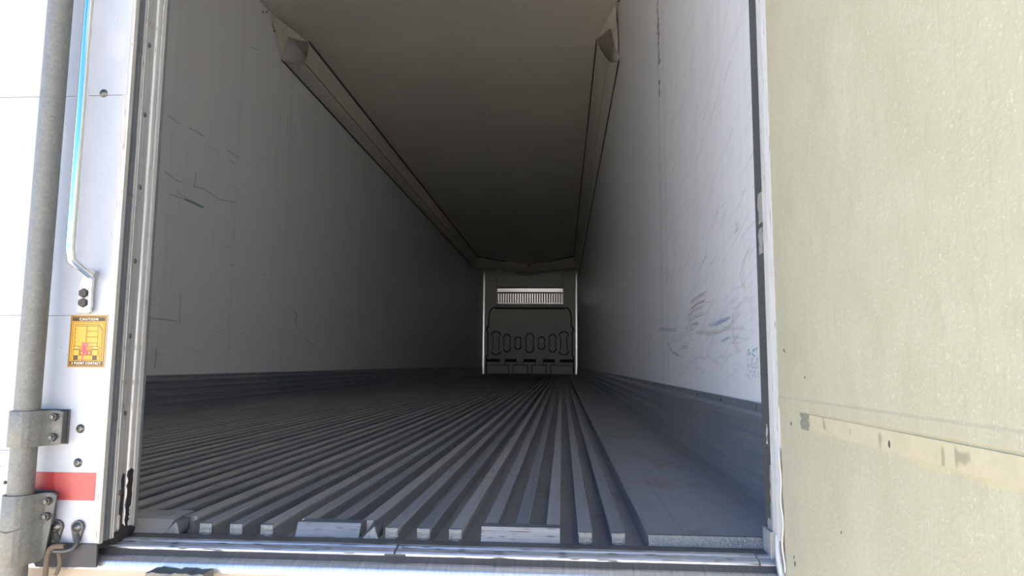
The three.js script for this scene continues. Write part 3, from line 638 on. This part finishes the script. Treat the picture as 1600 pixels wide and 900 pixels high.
// ------------------------------------------------------------------ air ducts of pale vinyl in the two top corners
function duct(side, label, wallY, keel, front, tip, inner) {
  const t = thing('air_duct', label, 'duct', [0, 0, 0], undefined);
  const zB = -14.6, n = 60, m = 15;
  const Wp = [side * (HW - 0.008), wallY], Cp = [side * 1.112, WALL_H - 0.015], K = keel;
  // cross-section from wall to ceiling, softly folded over the keel
  const sec = (k) => {
    const pts = [], sag = 0.006 * Math.sin(k * 1.7) + 0.004 * Math.sin(k * 4.1 + 1);
    for (let i = 0; i <= 6; i++) { const a = i / 6; pts.push([Wp[0] + (K[0] - Wp[0]) * a - side * 0.004 * Math.sin(a * Math.PI), Wp[1] + (K[1] - Wp[1]) * a - (0.010 + sag) * Math.sin(a * Math.PI)]); }
    for (let i = 1; i <= 8; i++) { const a = i / 8; pts.push([K[0] + (Cp[0] - K[0]) * a - side * (0.010 + sag) * Math.sin(a * Math.PI), K[1] + (Cp[1] - K[1]) * a - 0.008 * Math.sin(a * Math.PI)]); }
    return pts;
  };
  const z0 = (i) => (i <= 6 ? front[0] + (front[1] - front[0]) * i / 6 : front[1] + (front[2] - front[1]) * (i - 6) / 8);
  const zAt = (i, k) => z0(i) + (zB - z0(i)) * Math.pow(k / n, 1.15);
  const pos = [], idx = [];
  for (let k = 0; k <= n; k++) sec(k).forEach(([x, y], i) => pos.push(x, y, zAt(i, k)));
  for (let k = 0; k < n; k++) for (let i = 0; i < m - 1; i++) { const a = k * m + i, b = a + 1, c = a + m, e = c + 1; idx.push(a, c, b, b, c, e); }
  const g = new THREE.BufferGeometry(); g.setAttribute('position', new THREE.Float32BufferAttribute(pos, 3)); g.setIndex(idx);
  g.computeVertexNormals();
  const uv = new Float32Array(pos.length / 3 * 2); for (let i = 0; i < uv.length / 2; i++) { uv[i * 2] = pos[i * 3 + 2]; uv[i * 2 + 1] = (i % m) * 0.02; }
  g.setAttribute('uv', new THREE.BufferAttribute(uv, 2));
  obj('tube_body', g, M.vinyl, t);
  // the end: upper flaps drawn forward to a nail in the corner, leaving a diamond-shaped mouth
  const S0 = sec(0), P0 = S0.map(([x, y], i) => [x, y, z0(i)]), C = P0[14], Wl = P0[0], T = tip, I = inner;
  const between = (a, b, k, dx, dy) => [a[0] + (b[0] - a[0]) * k + dx, a[1] + (b[1] - a[1]) * k + dy, a[2] + (b[2] - a[2]) * k];
  const wMid = between(T, Wl, 0.55, side * 0.004, 0.02), cMid = between(T, C, 0.55, -side * 0.004, -0.004);
  obj('end_flap', faces([[T, I, wMid], [wMid, I, Wl]]), M.vinyl, t);
  obj('end_flap', faces([[T, cMid, I], [cMid, C, I]]), M.vinyl, t);
  // rolled hem round the mouth
  const hem = [I, between(I, Wl, 0.5, side * 0.002, 0), Wl];
  for (const i of [2, 4, 6, 8, 10, 12]) hem.push([P0[i][0], P0[i][1] - 0.002, P0[i][2]]);
  hem.push(C, between(C, I, 0.5, 0, 0));
  obj('hem', tube(hem, 0.0055, 70, 8, true), M.vinyl, t);
  // stitched seam along the keel
  const keelPts = []; for (let k = 0; k <= n; k += 2) { const s = sec(k)[6], z = zAt(6, k); keelPts.push([s[0] - side * 0.001, s[1] - 0.0015, z - 0.01]); }
  obj('seam', tube(keelPts, 0.003, 120, 6), side < 0 ? M.seam : M.vinyl, t);
  // edge battens that hold the vinyl to wall and ceiling
  obj('edge_batten', box(side * (HW - 0.005) - 0.004, side * (HW - 0.005) + 0.004, wallY - 0.010, wallY + 0.006, zB, front[0], 0.001), M.seam, t);
  obj('edge_batten', box(side * 1.108 - 0.006, side * 1.108 + 0.006, WALL_H - 0.018, WALL_H - 0.005, zB, front[2], 0.001), M.seam, t);
  for (const [z, dy] of [[-3.36, 0.03], [-3.30, 0.06], [-3.5, 0.1]]) { const r = new THREE.SphereGeometry(0.006, 8, 6); r.translate(side * (HW - 0.0065), WALL_H - dy, z); obj('nail_head', metreUV(r), M.bolt, t); }
}
duct(-1, 'long cream vinyl air duct in the left top corner, mouth pinched', 2.505, [-1.120, 2.555], [-3.65, -3.83, -3.86], [-1.212, WALL_H - 0.016, -3.38], [-1.196, 2.690, -3.68]);
duct(1, 'long cream vinyl air duct in the right top corner, diamond-shaped mouth', 2.315, [1.174, 2.455], [-3.38, -3.70, -3.95], [1.207, WALL_H - 0.016, -3.42], [1.190, 2.625, -3.56]);
{
  // the cross bag that joins the ducts at the far end: V-shaped edge on the ceiling
  const t = thing('duct_valance', 'grey vinyl valance joining the two air ducts below the far ceiling', 'duct', [0, 0, 0]);
  const pos = [], idx = [], n = 24, m = 8;
  for (let i = 0; i <= n; i++) {
    const a = -1 + 2 * i / n, k = Math.abs(a), xt = 1.225 * a, zt = -16.1 + 1.6 * k, zb = -16.4 + 1.3 * k, yb = 2.60 - 0.06 * k;
    for (let j = 0; j <= m; j++) { const b = j / m; pos.push(xt, WALL_H - 0.006 + (yb - WALL_H + 0.006) * b - 0.02 * Math.sin(b * Math.PI), zt + (zb - zt) * b + 0.05 * Math.sin(b * Math.PI)); }
  }
  for (let i = 0; i < n; i++) for (let j = 0; j < m; j++) { const a = i * (m + 1) + j; idx.push(a, a + 1, a + m + 1, a + 1, a + m + 2, a + m + 1); }
  const g = new THREE.BufferGeometry(); g.setAttribute('position', new THREE.Float32BufferAttribute(pos, 3)); g.setIndex(idx); g.computeVertexNormals();
  obj('sheet', metreUV(g), M.vinyl, t);
  obj('edge_seam', tube([[-1.2, WALL_H - 0.01, -14.55], [-0.6, WALL_H - 0.012, -15.33], [0, WALL_H - 0.012, -16.08], [0.6, WALL_H - 0.012, -15.33], [1.2, WALL_H - 0.01, -14.55]], 0.012, 60, 6), M.seam, t);
}
// ------------------------------------------------------------------ moulded bulkhead with grille at the far end
{
  const zb = -L;
  const t = thing('bulkhead', 'grey moulded bulkhead at the far end with raised bone shapes', 'bulkhead', [0, 0, zb]);
  const cm = 0.0168;                       // one step of the panel's drawing grid, in metres
  const gx = (u) => (u - 828.4) * cm, gy = (v) => Math.max(0.018, (584.5 - v) * cm);
  const P2 = (list) => list.map(([u, v]) => [gx(u), gy(v)]);
  obj('back_panel', [box(-HW + 0.005, gx(776.5), 0.018, WALL_H - 0.01, -0.029, 0), box(gx(880), HW - 0.005, 0.018, WALL_H - 0.01, -0.029, 0), box(gx(776.5), gx(880), 0.018, gy(475), -0.029, 0), box(gx(776.5), gx(880), gy(450), WALL_H - 0.01, -0.029, 0)], M.bulk, t);
  obj('upper_panel', box(gx(777), gx(880), gy(449.5), WALL_H - 0.02, 0, 0.05, 0.012), M.bulk, t);
  obj('groove_shade_sheet', box(gx(760), gx(896.8), 0.018, gy(481), 0, 0.03), M.grooveShade, t);  // near-black sheet behind the mouldings: shade of the grooves put into its colour
  const mirror = (list) => list.map(([u, v]) => [828.4 * 2 - u, v]).reverse();
  // side columns and the body panel between them: a real gap runs round the body
  const column = [[757.5, 584], [760.2, 584], [760.2, 557.4], [762.3, 555.2], [762.3, 520.2], [760.2, 517.2], [760.8, 512.2], [763.2, 510], [764.0, 492.4], [766.4, 484.6], [770.6, 480.2], [775.4, 480.4], [775.4, 424], [757.5, 424]];
  for (const c of [column, mirror(column)]) obj('side_column', prism(P2(c), 0, 0.075, 0.005), M.bulk, t);
  const half = [[775, 484], [771.5, 482.4], [768, 486.4], [765.7, 493], [765, 511], [762.7, 513], [762.2, 517], [764, 519.5], [764, 556], [762.2, 558], [762.2, 561]];
  const body = new THREE.Shape(P2(half.concat(mirror(half))).map(([x, y]) => new THREE.Vector2(x, y)));
  const outline = (cx, v0, v1, f) => { const R = [], Lf = []; const n = 36; for (let i = 0; i <= n; i++) { const a = i / n, v = v0 + (v1 - v0) * a, w = Math.max(0.2, f(a)); R.push([cx + w, v]); Lf.unshift([cx - w, v]); } return P2(R.concat(Lf)); };
  const cap = (a, r) => { const e = Math.min(a, 1 - a); return e < r ? Math.sqrt(Math.max(0, 1 - (1 - e / r) ** 2)) : 1; };
  const bone = (a) => cap(a, 0.16) * (4.1 + 2.4 * (Math.exp(-(((a - 0.12) / 0.1) ** 2)) + Math.exp(-(((a - 0.88) / 0.1) ** 2))) + 0.3 * Math.cos(a * 28));
  const knobbed = (a) => cap(a, 0.2) * (4.3 + 0.6 * Math.cos((a - 0.5) * 20));
  const peanut = (a) => cap(a, 0.3) * (4.0 + 0.8 * Math.cos((a - 0.22) * 2 * Math.PI * 1.8));
  const pill = (a) => cap(a, 0.22) * (5.2 + 0.15 * Math.cos(a * 22));
  for (const [cx, v0, v1, f] of [[776, 519, 554, bone], [793.2, 523.5, 549.5, knobbed], [810.2, 527.5, 545.5, peanut], [828.4, 522, 550.5, pill], [846.6, 527.5, 545.5, peanut], [863.6, 523.5, 549.5, knobbed], [880.8, 519, 554, bone]]) {
    body.holes.push(new THREE.Path(outline(cx, v0 - 1.3, v1 + 1.3, (a) => f(a) + 1.3).map(([x, y]) => new THREE.Vector2(x, y))));
    obj('raised_shape', prism(outline(cx, v0, v1, f), 0, 0.092, 0.008), M.bulk, t);
  }
  obj('body_panel', metreUV(new THREE.ExtrudeGeometry(body, { depth: 0.08, bevelEnabled: false })), M.bulk, t);
  // lower row: panels and T-shaped posts with gaps between them, under a row of deep slots
  for (const [a, b] of [[782, 790], [808, 818.8], [838, 848.8], [866.8, 874.8]]) obj('slot_web', box(gx(a), gx(b), gy(565.4), gy(561), 0, 0.07), M.bulk, t);
  for (const [a, b] of [[762.2, 795.8], [803.2, 824.6], [832.2, 853.6], [861, 894.6]]) obj('recess_panel', box(gx(a), gx(b), gy(583.6), gy(570.6), 0, 0.075, 0.01), M.bulk, t);
  for (const [a, b] of [[762.2, 790.2], [808.8, 819.1], [837.7, 848], [866.6, 894.6]]) obj('band', box(gx(a), gx(b), gy(569.8), gy(565.6), 0, 0.07, 0.006), M.bulk, t);
  for (const c of [799.5, 828.4, 857.3]) obj('post', [box(gx(c - 2.8), gx(c + 2.8), 0.019, gy(567), 0, 0.07, 0.008), box(gx(c - 8.5), gx(c + 8.5), gy(569.6), gy(565.6), 0, 0.078, 0.008)], M.bulk, t);
  for (const s of [-1, 1]) obj('corner_trim', box(-0.022, 0.022, 0.018, WALL_H - 0.12, -0.006, 0.006, 0.003).rotateY(s < 0 ? 0.108 : -0.028).translate(s * (HW - 0.026), 0, 0.084), M.corner, t);
  for (const s of [-1, 1]) obj('corner_foot', box(s * (HW - 0.05) - 0.04, s * (HW - 0.05) + 0.04, 0.018, 0.075, 0.036, 0.07, 0.01), M.corner, t);
}
{
  const t = thing('air_grille', 'bright slatted return air grille in the top of the bulkhead', 'grille', [0, 0, -L]);
  const cm = 0.0168, gx = (u) => (u - 828.4) * cm, gy = (v) => (584.5 - v) * cm;
  obj('frame', [box(gx(776.4), gx(880.1), gy(475.6), gy(474), -0.02, 0.03), box(gx(776.4), gx(777.2), gy(475), gy(450.2), -0.02, 0.03), box(gx(879.4), gx(880.1), gy(475), gy(450.2), -0.02, 0.03)], M.slat, t);
  const hb = box(-(gx(879.2) - gx(777.4)) / 2, (gx(879.2) - gx(777.4)) / 2, -0.048, 0.048, -0.004, 0.004, 0.002); hb.rotateX(0.072); hb.rotateY(0.03); hb.translate((gx(879.2) + gx(777.4)) / 2, gy(454), 0.005);
  obj('header_bar', hb, M.slat, t);
  // the plenum behind the slats, open only towards the trailer
  const [bx0, bx1, by0, by1] = [gx(776.6), gx(880), gy(475.4), gy(450.2)];
  obj('plenum', [box(bx0 - 0.01, bx1 + 0.01, by0 - 0.01, by1 + 0.01, -0.45, -0.44), box(bx0 - 0.01, bx0, by0, by1, -0.44, -0.03), box(bx1, bx1 + 0.01, by0, by1, -0.44, -0.03), box(bx0, bx1, by0 - 0.01, by0, -0.44, -0.03), box(bx0, bx1, by1, by1 + 0.01, -0.44, -0.03)], M.galvDark, t);
  const n = 27, s = box(-0.0165, 0.0165, -(gy(459.2) - gy(474)) / 2, (gy(459.2) - gy(474)) / 2, -0.003, 0.003, 0.001);
  s.rotateX(0.065); s.rotateY(0.045);
  for (let k = 0; k < n; k++) { const m = obj('slat', s, M.slat, t); m.position.set(gx(779.4 + (877.6 - 779.4) * k / (n - 1)), (gy(459.2) + gy(474)) / 2, 0.012); }
}
{
  const g = new THREE.SphereGeometry(1, 28, 12, 0, Math.PI * 2, 0, Math.PI / 2); g.rotateX(Math.PI / 2); g.scale(0.36, 0.085, 0.13); g.translate(-0.06, 2.655, -L + 0.0515);
  const m = obj('blower_outlet', metreUV(g), M.bulk); m.userData = { label: 'rounded blower housing at the top centre of the bulkhead', category: 'housing' };
}

scene.traverse((o) => { if (o.isMesh) { o.castShadow = true; o.receiveShadow = true; } });
renderer.render(scene, camera);
